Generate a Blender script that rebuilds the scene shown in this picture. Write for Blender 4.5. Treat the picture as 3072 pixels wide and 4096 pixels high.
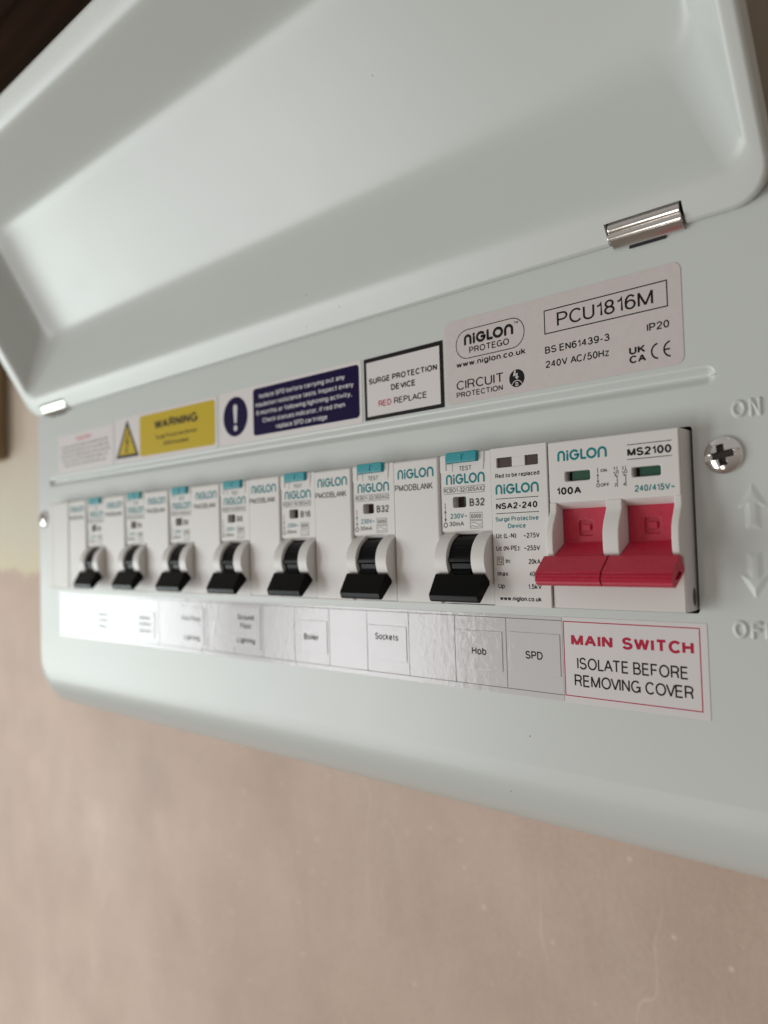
import bpy, bmesh, math, random
from mathutils import Matrix, Vector
from mathutils.geometry import tessellate_polygon

S = 0.001                      # the scene is laid out in millimetres
sc = bpy.context.scene
col = sc.collection
for o in list(bpy.data.objects):
    bpy.data.objects.remove(o)
random.seed(7)

# ------------------------------------------------------------------ camera
cd = bpy.data.cameras.new('camera')
cam = bpy.data.objects.new('camera', cd)
col.objects.link(cam)
Rr = Vector((0.73913562, 0.67294154, -0.02877876))
Rd = Vector((-0.04788543, 0.00988122, -0.99880396))
Rf = Vector((-0.6718523, 0.73962967, 0.03952766))
m = Matrix((Rr, -Rd, -Rf)).transposed().to_4x4()
m.translation = Vector((66.742, -183.274, -3.048)) * S
cam.matrix_world = m
cd.sensor_fit = 'VERTICAL'
cd.lens = 6.86
cd.sensor_height = 6.86 * 4096 / 3073.1
cd.sensor_width = cd.sensor_height * 0.75
cd.clip_start = 0.005
cd.clip_end = 50
cd.dof.use_dof = True
cd.dof.focus_distance = 0.207
cd.dof.aperture_fstop = 2.45
sc.camera = cam

# ------------------------------------------------------------------ room light
w = bpy.data.worlds.new('World')
sc.world = w
w.use_nodes = True
bg = w.node_tree.nodes['Background']
bg.inputs[1].default_value = 0.35
wn_, wl_ = w.node_tree.nodes, w.node_tree.links
wtc = wn_.new('ShaderNodeTexCoord')
wsp = wn_.new('ShaderNodeSeparateXYZ')
wrm = wn_.new('ShaderNodeMapRange')
wrm.inputs[1].default_value = -0.8
wrm.inputs[2].default_value = 0.5
wmx = wn_.new('ShaderNodeMix')
wmx.data_type = 'RGBA'
wmx.inputs[6].default_value = (0.45, 0.37, 0.30, 1)      # dim floor of the room
wmx.inputs[7].default_value = (1.0, 0.945, 0.88, 1)       # pale walls and ceiling
wl_.new(wtc.outputs['Generated'], wsp.inputs[0])
wl_.new(wsp.outputs[2], wrm.inputs[0])
wl_.new(wrm.outputs[0], wmx.inputs[0])
wl_.new(wmx.outputs[2], bg.inputs[0])


def area_lamp(name, cx, cy, cz, wx, hz, radiance, colr, aim):
    ld = bpy.data.lights.new(name, 'AREA')
    ld.shape = 'RECTANGLE'
    ld.size = wx * S
    ld.size_y = hz * S
    ld.color = colr
    ld.energy = radiance * math.pi * wx * hz * S * S
    lo = bpy.data.objects.new(name, ld)
    col.objects.link(lo)
    p = Vector((cx, cy, cz)) * S
    d = Vector(aim) * S - p
    lo.matrix_world = Matrix.Translation(p) @ d.to_track_quat('-Z', 'Y').to_matrix().to_4x4()
    return lo


# the room's window, left of and in front of the unit: split into lamp strips to break up its reflections
for x0_, x1_, rad, colr_ in ((-3650, -3150, 4.5, (0.88, 1.0, 0.95)), (-3080, -2800, 4.6, (0.88, 1.0, 0.95)),
                             (-2740, -2560, 5.4, (0.90, 1.0, 0.96)), (-2480, -2340, 5.6, (0.92, 0.98, 1.0)),
                             (-2260, -2130, 5.5, (0.92, 0.98, 1.0)), (-1690, -1620, 9.0, (0.95, 0.97, 1.0)),
                             (-1560, -1480, 7.5, (0.95, 0.97, 1.0)), (-1425, -1350, 9.0, (0.95, 0.97, 1.0)),
                             (-1300, -1235, 7.5, (0.95, 0.97, 1.0)), (-1180, -1110, 8.5, (0.96, 0.97, 1.0))):
    xc_ = (x0_ + x1_) / 2
    area_lamp('window_and_added_light', xc_, -1300, -600, x1_ - x0_, 1300, rad, colr_, (xc_ + (1100 if xc_ < -2000 else 500), 0, -400))
# lamp added low down for highlights on the hinges and rounded edges
area_lamp('window_and_added_light', -520, -1300, -950, 260, 640, 4.0, (1.0, 0.95, 0.9), (-320, 0, -500))

sc.view_settings.view_transform = 'Standard'
sc.view_settings.look = 'None'
sc.view_settings.exposure = 0.12
sc.view_settings.gamma = 1
sc.render.engine = 'CYCLES'
sc.cycles.use_denoising = True
sc.cycles.max_bounces = 8


# ------------------------------------------------------------------ materials
def mat(name, colr, rough=0.5, metal=0.0, spec=0.5, coat=0.0, coat_rough=0.1):
    mt = bpy.data.materials.new(name)
    mt.use_nodes = True
    b = mt.node_tree.nodes['Principled BSDF']
    b.inputs['Base Color'].default_value = (*colr, 1)
    b.inputs['Roughness'].default_value = rough
    b.inputs['Metallic'].default_value = metal
    b.inputs['Specular IOR Level'].default_value = spec
    b.inputs['Coat Weight'].default_value = coat
    b.inputs['Coat Roughness'].default_value = coat_rough
    return mt


def nt(mt):
    t = mt.node_tree
    return t, t.nodes, t.links, t.nodes['Principled BSDF']


def add_noise(mt, scale, detail=3, rough=0.5, stretch=(1, 1, 1)):
    t, n, l, b = nt(mt)
    tc = n.new('ShaderNodeTexCoord')
    mp = n.new('ShaderNodeMapping')
    mp.inputs['Scale'].default_value = stretch
    l.new(tc.outputs['Object'], mp.inputs[0])
    nz = n.new('ShaderNodeTexNoise')
    nz.inputs['Scale'].default_value = scale
    nz.inputs['Detail'].default_value = detail
    nz.inputs['Roughness'].default_value = rough
    l.new(mp.outputs[0], nz.inputs['Vector'])
    return nz


def ramp(mt, src, stops):
    t, n, l, b = nt(mt)
    r = n.new('ShaderNodeValToRGB')
    el = r.color_ramp.elements
    el[0].position, el[0].color = stops[0][0], (*stops[0][1], 1)
    el[1].position, el[1].color = stops[-1][0], (*stops[-1][1], 1)
    for p, c in stops[1:-1]:
        e = el.new(p)
        e.color = (*c, 1)
    l.new(src, r.inputs[0])
    return r


def bump(mt, src, strength, dist, coat=False):
    t, n, l, b = nt(mt)
    bp = n.new('ShaderNodeBump')
    bp.inputs['Strength'].default_value = strength
    bp.inputs['Distance'].default_value = dist
    l.new(src, bp.inputs['Height'])
    l.new(bp.outputs[0], b.inputs['Coat Normal' if coat else 'Normal'])
    return bp


def g3(v):
    return (v, v, v)


M = {}
M['paint'] = mat('powder_coat', (0.595, 0.622, 0.60), 0.36, spec=0.55)
nz = add_noise(M['paint'], 1500, 2)
bump(M['paint'], nz.outputs[0], 0.10, 0.0001)
nz2 = add_noise(M['paint'], 60, 4)
rp = ramp(M['paint'], nz2.outputs[0], [(0.3, g3(0.34)), (0.7, g3(0.365))])
nt(M['paint'])[2].new(rp.outputs[0], nt(M['paint'])[3].inputs['Roughness'])
# tiny dust specks on the paint
t, n, l, b = nt(M['paint'])
vo = n.new('ShaderNodeTexVoronoi')
vo.inputs['Scale'].default_value = 95
tc = n.new('ShaderNodeTexCoord')
l.new(tc.outputs['Object'], vo.inputs['Vector'])
rv = ramp(M['paint'], vo.outputs['Distance'], [(0.016, (0.25, 0.24, 0.22)), (0.03, (0.595, 0.622, 0.60))])
l.new(rv.outputs[0], b.inputs['Base Color'])

M['plastic'] = mat('grey_white_plastic', (0.70, 0.675, 0.65), 0.38)
nz = add_noise(M['plastic'], 2500, 2)
bump(M['plastic'], nz.outputs[0], 0.12, 0.00005)
M['red'] = mat('red_plastic', (0.46, 0.018, 0.045), 0.38)
nz = add_noise(M['red'], 900, 4)
rp = ramp(M['red'], nz.outputs[0], [(0.3, (0.48, 0.011, 0.044)), (0.72, (0.52, 0.022, 0.056)), (0.80, (0.52, 0.05, 0.08))])
nt(M['red'])[2].new(rp.outputs[0], nt(M['red'])[3].inputs['Base Color'])
bump(M['red'], nz.outputs[0], 0.12, 0.00005)
M['black'] = mat('black_plastic', (0.003, 0.003, 0.0035), 0.25, spec=0.10)
t, n, l, b = nt(M['black'])
vo = n.new('ShaderNodeTexVoronoi')
vo.inputs['Scale'].default_value = 330
tc = n.new('ShaderNodeTexCoord')
l.new(tc.outputs['Object'], vo.inputs['Vector'])
rv = ramp(M['black'], vo.outputs['Distance'], [(0.03, g3(0.12)), (0.06, g3(0.003))])
l.new(rv.outputs[0], b.inputs['Base Color'])
M['teal'] = mat('teal_plastic', (0.0, 0.27, 0.31), 0.38)
M['teal_ink'] = mat('teal_ink', (0.0, 0.205, 0.225), 0.5, spec=0.25)
M['grey_ink'] = mat('grey_ink', (0.135, 0.128, 0.122), 0.55, spec=0.25)
M['black_ink'] = mat('black_ink', (0.010, 0.009, 0.010), 0.5, spec=0.15)
M['red_ink'] = mat('red_ink', (0.45, 0.010, 0.045), 0.45, spec=0.2)
M['pale_ink'] = mat('pale_grey_ink', (0.38, 0.37, 0.36), 0.5)
M['white_ink'] = mat('white_ink', (0.62, 0.60, 0.62), 0.45)
M['green'] = mat('green_flag', (0.0, 0.060, 0.028), 0.4)
M['dark_green'] = mat('dark_green_flag', (0.0, 0.035, 0.008), 0.4)
M['brown_flag'] = mat('brown_flag', (0.05, 0.028, 0.022), 0.35)
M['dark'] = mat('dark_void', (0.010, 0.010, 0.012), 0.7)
M['steel'] = mat('plated_steel', (0.78, 0.76, 0.74), 0.14, metal=1.0)
nz = add_noise(M['steel'], 900, 3, stretch=(0.15, 1, 1))
bump(M['steel'], nz.outputs[0], 0.12, 0.0001)
M['screw_shade'] = mat('screw_recess_shade', (0.05, 0.045, 0.04), 0.35, metal=0.6)  # dark tone that paints the shade inside the screw recess
M['label'] = mat('white_label', (0.70, 0.66, 0.655), 0.42)
M['silver_label'] = mat('satin_label', (0.60, 0.54, 0.525), 0.40)
nz = add_noise(M['silver_label'], 420, 4)
rp = ramp(M['silver_label'], nz.outputs[0], [(0.3, (0.59, 0.53, 0.515)), (0.7, (0.62, 0.56, 0.545))])
nt(M['silver_label'])[2].new(rp.outputs[0], nt(M['silver_label'])[3].inputs['Base Color'])
M['yellow'] = mat('yellow_print', (0.55, 0.40, 0.018), 0.42, spec=0.2)
M['navy'] = mat('navy_print', (0.010, 0.003, 0.042), 0.40, spec=0.08)
M['black_print'] = mat('black_print', (0.006, 0.005, 0.005), 0.4, spec=0.2)
M['red_blur'] = mat('soft_red_ink', (0.55, 0.10, 0.10), 0.5)
M['film'] = mat('laminated_paper', (0.58, 0.56, 0.565), 0.55, coat=0.9, coat_rough=0.03)
nzf = add_noise(M['film'], 420, 5, 0.6, stretch=(1, 1, 0.8))
nzl = add_noise(M['film'], 30, 2)
t, n, l, b = nt(M['film'])
mx = n.new('ShaderNodeMath')
mx.operation = 'MULTIPLY_ADD'
l.new(nzl.outputs[0], mx.inputs[0])
mx.inputs[1].default_value = 1.5
l.new(nzf.outputs[0], mx.inputs[2])
bump(M['film'], mx.outputs[0], 0.5, 0.00017, coat=True)
M['paper'] = mat('label_paper', (0.69, 0.655, 0.655), 0.34)

# plaster: pink new plaster below, old cream coat above with a torn edge
M['plaster'] = mat('plaster', (0.5, 0.36, 0.29), 0.62)
t, n, l, b = nt(M['plaster'])
tc = n.new('ShaderNodeTexCoord')
big = add_noise(M['plaster'], 4.5, 4, 0.55, stretch=(1.2, 1, 0.9))
mid = add_noise(M['plaster'], 16, 4, 0.55, stretch=(0.8, 1, 1.1))
pink = ramp(M['plaster'], big.outputs[0], [(0.28, (0.46, 0.328, 0.252)), (0.5, (0.53, 0.39, 0.308)), (0.75, (0.60, 0.468, 0.385))])
pink2 = ramp(M['plaster'], mid.outputs[0], [(0.30, g3(0.91)), (0.55, g3(1.0)), (0.75, g3(1.08))])
mul = n.new('ShaderNodeMix')
mul.data_type = 'RGBA'
mul.blend_type = 'MULTIPLY'
mul.inputs[0].default_value = 1
l.new(pink.outputs[0], mul.inputs[6])
l.new(pink2.outputs[0], mul.inputs[7])
# pale grains and scratches
vo = n.new('ShaderNodeTexVoronoi')
vo.inputs['Scale'].default_value = 75
l.new(tc.outputs['Object'], vo.inputs['Vector'])
spk = ramp(M['plaster'], vo.outputs['Distance'], [(0.03, g3(0.5)), (0.11, g3(0.0))])
scr = add_noise(M['plaster'], 13, 3, 0.5, stretch=(1.0, 1, 0.45))
scr2 = ramp(M['plaster'], scr.outputs[0], [(0.497, g3(0)), (0.5, g3(0.32)), (0.503, g3(0))])
gate = ramp(M['plaster'], big.outputs[0], [(0.54, g3(0)), (0.62, g3(1))])
scm = n.new('ShaderNodeMath')
scm.operation = 'MULTIPLY'
l.new(scr2.outputs[0], scm.inputs[0])
l.new(gate.outputs[0], scm.inputs[1])
mxs = n.new('ShaderNodeMath')
mxs.operation = 'MAXIMUM'
l.new(spk.outputs[0], mxs.inputs[0])
l.new(scm.outputs[0], mxs.inputs[1])
pale = n.new('ShaderNodeMix')
pale.data_type = 'RGBA'
l.new(mxs.outputs[0], pale.inputs[0])
l.new(mul.outputs[2], pale.inputs[6])
pale.inputs[7].default_value = (0.78, 0.68, 0.58, 1)
# torn edge of the cream coat
sep = n.new('ShaderNodeSeparateXYZ')
l.new(tc.outputs['Object'], sep.inputs[0])
edge = add_noise(M['plaster'], 20, 4, 0.6)
ea = n.new('ShaderNodeMath')
ea.operation = 'MULTIPLY_ADD'
l.new(edge.outputs[0], ea.inputs[0])
ea.inputs[1].default_value = 0.05
l.new(sep.outputs[2], ea.inputs[2])
em = ramp(M['plaster'], ea.outputs[0], [(0.006, g3(0)), (0.011, g3(1))])
ed2 = ramp(M['plaster'], ea.outputs[0], [(0.008, (0.66, 0.58, 0.40)), (0.05, (0.60, 0.55, 0.445)), (0.12, (0.56, 0.475, 0.38))])
fin = n.new('ShaderNodeMix')
fin.data_type = 'RGBA'
l.new(em.outputs[0], fin.inputs[0])
tw = n.new('ShaderNodeMapping')
tw.inputs['Rotation'].default_value = (0, math.radians(24), 0)
tw.inputs['Scale'].default_value = (14, 1, 8)
l.new(tc.outputs['Object'], tw.inputs[0])
twn = n.new('ShaderNodeTexNoise')
twn.inputs['Scale'].default_value = 1.0
twn.inputs['Detail'].default_value = 5
twn.inputs['Distortion'].default_value = 0.8
l.new(tw.outputs[0], twn.inputs['Vector'])
twr = ramp(M['plaster'], twn.outputs[0], [(0.32, g3(0.93)), (0.5, g3(1.0)), (0.64, g3(1.02)), (0.72, (1.10, 1.11, 1.12))])
grn = add_noise(M['plaster'], 420, 4, 0.7)
grr = ramp(M['plaster'], grn.outputs[0], [(0.3, g3(0.955)), (0.7, g3(1.045))])
m1 = n.new('ShaderNodeMix')
m1.data_type = 'RGBA'
m1.blend_type = 'MULTIPLY'
m1.inputs[0].default_value = 1
l.new(pale.outputs[2], m1.inputs[6])
l.new(twr.outputs[0], m1.inputs[7])
m2 = n.new('ShaderNodeMix')
m2.data_type = 'RGBA'
m2.blend_type = 'MULTIPLY'
m2.inputs[0].default_value = 1
l.new(m1.outputs[2], m2.inputs[6])
l.new(grr.outputs[0], m2.inputs[7])
l.new(m2.outputs[2], fin.inputs[6])
l.new(ed2.outputs[0], fin.inputs[7])
l.new(fin.outputs[2], b.inputs['Base Color'])
fine = add_noise(M['plaster'], 70, 6, 0.6, stretch=(1.0, 1, 0.9))
bump(M['plaster'], fine.outputs[0], 0.18, 0.003)

M['wood'] = mat('brown_wood', (0.17, 0.105, 0.045), 0.5)
nz = add_noise(M['wood'], 14, 5, 0.6, stretch=(6, 6, 0.6))
rp = ramp(M['wood'], nz.outputs[0], [(0.3, (0.20, 0.14, 0.07)), (0.7, (0.34, 0.24, 0.13))])
nt(M['wood'])[2].new(rp.outputs[0], nt(M['wood'])[3].inputs['Base Color'])
M['mid_wood'] = mat('upright_umber', (0.10, 0.07, 0.045), 0.6, spec=0.2)  # brown of the upright added behind the lid
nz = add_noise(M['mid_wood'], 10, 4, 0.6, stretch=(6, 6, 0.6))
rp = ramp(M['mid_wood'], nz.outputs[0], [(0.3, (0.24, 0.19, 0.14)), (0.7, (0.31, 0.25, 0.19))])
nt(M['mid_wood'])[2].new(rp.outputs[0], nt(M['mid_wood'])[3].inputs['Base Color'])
M['dark_wood'] = mat('dark_stained_wood', (0.010, 0.005, 0.002), 0.7, spec=0.03)
nz = add_noise(M['dark_wood'], 9, 5, 0.6, stretch=(0.6, 6, 5))
rp = ramp(M['dark_wood'], nz.outputs[0], [(0.35, (0.008, 0.0035, 0.0015)), (0.7, (0.026, 0.011, 0.004))])
nt(M['dark_wood'])[2].new(rp.outputs[0], nt(M['dark_wood'])[3].inputs['Base Color'])
M['dull_metal'] = mat('dull_grey_metal', (0.035, 0.035, 0.036), 0.6, metal=0.3)


# ------------------------------------------------------------------ mesh helper
class MB:
    def __init__(self):
        self.v, self.f = [], []

    def add(self, vs, fs):
        o = len(self.v)
        self.v += [tuple(p) for p in vs]
        self.f += [tuple(i + o for i in q) for q in fs]
        return self

    def box(self, x0, x1, y0, y1, z0, z1):
        v = [(x, y, z) for x in (x0, x1) for y in (y0, y1) for z in (z0, z1)]
        return self.add(v, [(0, 1, 3, 2), (4, 6, 7, 5), (0, 4, 5, 1), (2, 3, 7, 6), (0, 2, 6, 4), (1, 5, 7, 3)])

    def prism_x(self, yz, x0, x1):
        """outline in the y-z plane extruded along x"""
        k = len(yz)
        v = [(x0, a, b) for a, b in yz] + [(x1, a, b) for a, b in yz]
        f = [tuple(range(k))[::-1], tuple(range(k, 2 * k))]
        f += [(i, (i + 1) % k, k + (i + 1) % k, k + i) for i in range(k)]
        return self.add(v, f)

    def prism_y(self, xz, y0, y1):
        k = len(xz)
        v = [(a, y0, b) for a, b in xz] + [(a, y1, b) for a, b in xz]
        f = [tuple(range(k)), tuple(range(k, 2 * k))[::-1]]
        f += [(i, k + i, k + (i + 1) % k, (i + 1) % k) for i in range(k)]
        return self.add(v, f)

    def flat(self, xz, y):
        return self.add([(a, y, b) for a, b in xz], [tuple(range(len(xz)))])

    def rect(self, x0, x1, z0, z1, y):
        return self.flat([(x0, z0), (x1, z0), (x1, z1), (x0, z1)], y)

    def ring(self, outer, inner, y):
        k = len(outer)
        v = [(a, y, b) for a, b in outer] + [(a, y, b) for a, b in inner]
        return self.add(v, [(i, (i + 1) % k, k + (i + 1) % k, k + i) for i in range(k)])

    def stroke(self, pts, wd, y, caps=True, closed=False):
        P = [Vector((a, b)) for a, b in pts]
        k = len(P)
        L, Rr_ = [], []
        for i in range(k):
            a = P[(i - 1) % k] if (closed or i > 0) else P[i]
            c = P[(i + 1) % k] if (closed or i < k - 1) else P[i]
            d1 = (P[i] - a)
            d2 = (c - P[i])
            d1 = d1.normalized() if d1.length > 1e-9 else d2.normalized()
            d2 = d2.normalized() if d2.length > 1e-9 else d1
            tdir = (d1 + d2)
            tdir = tdir.normalized() if tdir.length > 1e-6 else d1
            nn = Vector((-tdir.y, tdir.x))
            s = max(0.62, nn.dot(Vector((-d1.y, d1.x))))
            L.append(P[i] + nn * wd / 2 / s)
            Rr_.append(P[i] - nn * wd / 2 / s)
        v = [(q.x, y, q.y) for q in L] + [(q.x, y, q.y) for q in Rr_]
        rng = range(k) if closed else range(k - 1)
        self.add(v, [(i, k + i, k + (i + 1) % k, (i + 1) % k) for i in rng])
        if caps and not closed:
            for e, d in ((0, P[0] - P[1]), (k - 1, P[-1] - P[-2])):
                a0 = math.atan2(d.y, d.x)
                fan = [(P[e].x + wd / 2 * math.cos(a0 + math.pi * (j / 8 - 0.5)), P[e].y + wd / 2 * math.sin(a0 + math.pi * (j / 8 - 0.5))) for j in range(9)]
                self.flat(fan, y - 0.002)
        return self

    def text(self, body, x0, x1, zb, h, y, bold=0.0, tilt=0.0):
        v, f, a, b = glyphs(body, bold)
        sx = (x1 - x0) / (b - a)
        sz = h / CAP
        return self.add([(x0 + (p - a) * sx, y + e, zb + q * sz + (p - a) * sx * tilt) for p, q, e in v], f)

    def ctext(self, body, xc, wd, zb, h, y, bold=0.0):
        return self.text(body, xc - wd / 2, xc + wd / 2, zb, h, y, bold)

    def mesh(self, name):
        me = bpy.data.meshes.new(name)
        me.from_pydata([(a * S, b * S, c * S) for a, b, c in self.v], [], self.f)
        return me

    def build(self, name, material, parent=None, bevel=0.0, seg=2, smooth=True, clean=False):
        me = self.mesh(name)
        if clean or bevel:
            bm = bmesh.new()
            bm.from_mesh(me)
            bmesh.ops.remove_doubles(bm, verts=bm.verts, dist=1e-7)
            bmesh.ops.recalc_face_normals(bm, faces=bm.faces)
            if bevel:
                eds = [e for e in bm.edges if len(e.link_faces) == 2 and e.calc_face_angle(0) > 0.5]
                bmesh.ops.bevel(bm, geom=eds, offset=bevel * S, segments=seg, profile=0.5, affect='EDGES', clamp_overlap=True)
            bm.to_mesh(me)
            bm.free()
        return link(name, me, material, parent, smooth and (bevel or clean))


_gl = {}


def _a(cx, cy, rx, ry, a0, a1, n_=12):
    return [(cx + rx * math.cos(math.radians(a0 + (a1 - a0) * j / n_)), cy + ry * math.sin(math.radians(a0 + (a1 - a0) * j / n_))) for j in range(n_ + 1)]


def _o(cx, cy, rx, ry):
    return ['c'] + _a(cx, cy, rx, ry, 0, 337.5, 15)


def make_font():
    """single-line sans lettering: each glyph is a list of strokes, cap height 1"""
    x = 0.72
    F = {
        'A': [[(0, 0), (.35, 1)], [(.35, 1), (.7, 0)], [(.12, .34), (.58, .34)]],
        'B': [[(0, .52), (.3, .52)] + _a(.31, .26, .25, .26, 90, -90) + [(0, 0), (0, 1), (.3, 1)] + _a(.3, .76, .2, .24, 90, -90)],
        'C': [_a(.36, .5, .36, .5, 42, 318, 18)],
        'D': [[(0, 0), (0, 1), (.25, 1)] + _a(.25, .5, .37, .5, 90, -90) + [(0, 0)]],
        'E': [[(.5, 1), (0, 1), (0, 0), (.52, 0)], [(0, .53), (.47, .53)]],
        'F': [[(.49, 1), (0, 1), (0, 0)], [(0, .51), (.43, .51)]],
        'G': [_a(.36, .5, .36, .5, 45, 330, 18) + [(.7, .45), (.4, .45)], [(.7, .45), (.7, 0)]],
        'H': [[(0, 0), (0, 1)], [(.57, 0), (.57, 1)], [(0, .53), (.57, .53)]],
        'I': [[(0, 0), (0, 1)]],
        'K': [[(0, 0), (0, 1)], [(.57, 1), (0, .36)], [(.2, .58), (.6, 0)]],
        'L': [[(0, 1), (0, 0), (.46, 0)]],
        'M': [[(0, 0), (0, 1)], [(0, 1), (.36, .02)], [(.36, .02), (.72, 1)], [(.72, 1), (.72, 0)]],
        'N': [[(0, 0), (0, 1)], [(0, 1), (.57, 0)], [(.57, 0), (.57, 1)]],
        'O': [_o(.38, .5, .38, .5)],
        'P': [[(0, 0), (0, 1), (.31, 1)] + _a(.31, .73, .25, .27, 90, -90) + [(0, .46)]],
        'R': [[(0, 0), (0, 1), (.33, 1)] + _a(.33, .74, .24, .26, 90, -90) + [(0, .48)], [(.33, .48), (.5, .36), (.53, .1), (.58, 0)]],
        'S': [_a(.29, .75, .26, .25, 18, 250, 10) + _a(.3, .255, .29, .255, 75, -165, 12)],
        'T': [[(0, 1), (.62, 1)], [(.31, 1), (.31, 0)]],
        'U': [[(0, 1), (0, .3)] + _a(.285, .3, .285, .3, 180, 360) + [(.57, 1)]],
        'V': [[(0, 1), (.33, 0)], [(.33, 0), (.66, 1)]],
        'W': [[(0, 1), (.23, 0)], [(.23, 0), (.47, 1)], [(.47, 1), (.71, 0)], [(.71, 0), (.94, 1)]],
        'X': [[(0, 0), (.6, 1)], [(0, 1), (.6, 0)]],
        'Z': [[(0, 1), (.56, 1), (0, 0), (.58, 0)]],
        '0': [_o(.25, .5, .25, .5)],
        '1': [[(0, .76), (.17, .82), (.24, 1), (.24, 0)]],
        '2': [_a(.25, .72, .24, .28, 172, -30, 10) + [(.03, .12), (0, 0), (.5, 0)]],
        '3': [_a(.24, .755, .21, .245, 165, -85, 10) + _a(.24, .265, .26, .265, 85, -168, 12)],
        '4': [[(.38, 0), (.38, 1)], [(.38, .98), (0, .3), (.52, .3)]],
        '5': [[(.46, 1), (.1, 1), (.05, .54)] + _a(.24, .33, .26, .33, 135, -160, 12)],
        '6': [_o(.25, .31, .25, .31), _a(.27, .5, .27, .5, 190, 45, 12)],
        '7': [[(0, 1), (.5, 1), (.28, .5), (.17, 0)]],
        '8': [_o(.25, .76, .21, .24), _o(.25, .26, .25, .26)],
        '9': [_o(.25, .69, .25, .31), _a(.23, .5, .27, .5, 10, -135, 12)],
        'a': [_a(.22, .52, .2, .2, 165, 0, 8) + [(.42, .12), (.47, 0)], _o(.2, .2, .2, .2)],
        'b': [[(0, 0), (0, 1)], _o(.24, x / 2, .24, x / 2)],
        'c': [_a(.24, x / 2, .24, x / 2, 42, 318, 12)],
        'd': [[(.48, 0), (.48, 1)], _o(.24, x / 2, .24, x / 2)],
        'e': [_a(.24, x / 2, .24, x / 2, 0, 318, 14), [(0, .37), (.48, .37)]],
        'f': [[(.1, 0), (.1, .82)] + _a(.26, .82, .16, .18, 180, 85, 5), [(0, .7), (.26, .7)]],
        'g': [_o(.24, x / 2, .24, x / 2), [(.48, x), (.48, -.05)] + _a(.24, -.05, .24, .21, 0, -155, 8)],
        'h': [[(0, 0), (0, 1)], _a(.21, .46, .21, .26, 170, 0, 8) + [(.42, 0)]],
        'i': [[(0, 0), (0, x)], [(0, .9), (0, 1.02)]],
        'k': [[(0, 0), (0, 1)], [(.41, x), (0, .28)], [(.14, .42), (.44, 0)]],
        'l': [[(0, 0), (0, 1)]],
        'm': [[(0, 0), (0, x)], _a(.17, .48, .17, .24, 170, 0, 7) + [(.34, 0)], _a(.51, .48, .17, .24, 170, 0, 7) + [(.68, 0)]],
        'n': [[(0, 0), (0, x)], _a(.21, .46, .21, .26, 170, 0, 8) + [(.42, 0)]],
        'o': [_o(.25, x / 2, .25, x / 2)],
        'p': [[(0, -.27), (0, x)], _o(.24, x / 2, .24, x / 2)],
        'r': [[(0, 0), (0, x)], _a(.2, .46, .2, .26, 175, 75, 6)],
        's': [_a(.21, .54, .19, .18, 20, 250, 8) + _a(.21, .185, .21, .185, 75, -165, 9)],
        't': [[(.12, .94), (.12, .15)] + _a(.24, .15, .12, .15, 180, 285, 5), [(0, .7), (.28, .7)]],
        'u': [[(0, x), (0, .25)] + _a(.21, .25, .21, .25, 180, 350, 8), [(.42, x), (.42, 0)]],
        'v': [[(0, x), (.23, 0)], [(.23, 0), (.46, x)]],
        'w': [[(0, x), (.17, 0)], [(.17, 0), (.34, x)], [(.34, x), (.51, 0)], [(.51, 0), (.68, x)]],
        'x': [[(0, 0), (.44, x)], [(0, x), (.44, 0)]],
        'y': [[(0, x), (.23, 0)], [(.46, x), (.2, -.16), (.04, -.24)]],
        'z': [[(0, x), (.42, x), (0, 0), (.44, 0)]],
        '.': [[(0, -.03), (0, .06)]],
        ',': [[(0.03, .06), (0.03, -.03), (-.03, -.16)]],
        ':': [[(0, -.03), (0, .06)], [(0, .6), (0, .69)]],
        '-': [[(0, .36), (.26, .36)]],
        '/': [[(0, -.02), (.3, 1.02)]],
        '(': [_a(.42, .4, .42, .72, 130, 230, 8)],
        ')': [_a(-.27, .4, .42, .72, 50, -50, 8)],
        '~': [[(.5 * j / 10, .42 + .07 * math.sin(2 * math.pi * j / 10)) for j in range(11)]],
    }
    return F


FONT = make_font()
KERN = {'WA', 'AT', 'TA', 'AV', 'VA', 'LT', 'LA', 'AC', 'OV', 'VE', 'VI', 'OA', 'RT', 'PA', 'Ty', 'ry', 'ny', 'AN'}


def glyphs(body, bold, xs=1.0):
    """a line of lettering as flat strokes, cap height 1"""
    k = (body, bold)
    if k in _gl:
        return _gl[k]
    wd = 0.165 + 2.3 * bold
    mb = MB()
    px = 0.0
    prev = ''
    for ch in body:
        if prev + ch in KERN:
            px -= 0.13
        prev = ch
        if ch == ' ':
            px += 0.30
            prev = ''
            continue
        gl = FONT[ch]
        us = [p[0] for st_ in gl for p in st_ if p != 'c']
        off = px + wd / 2 - min(us)
        for i, st_ in enumerate(gl):
            closed = st_[0] == 'c'
            pts = [(off + p[0], p[1] * (1 - wd) + wd / 2) for p in st_ if p != 'c']
            mb.stroke(pts, wd, -0.0012 * i, caps=False, closed=closed)
        px = off + max(us) + wd / 2 + 0.10
    v = [(p[0], p[2], p[1]) for p in mb.v]
    xs_ = [p[0] for p in v]
    _gl[k] = (v, mb.f, min(xs_), max(xs_))
    return _gl[k]


CAP = 1.0


def link(name, me, material, parent=None, smooth=False):
    me.materials.clear()
    me.materials.append(material)
    o = bpy.data.objects.new(name, me)
    col.objects.link(o)
    if parent:
        o.parent = parent
    if smooth:
        me.shade_smooth()
        me.set_sharp_from_angle(angle=math.radians(38))
        wn = o.modifiers.new('wn', 'WEIGHTED_NORMAL')
        wn.keep_sharp = True
    return o


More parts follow.
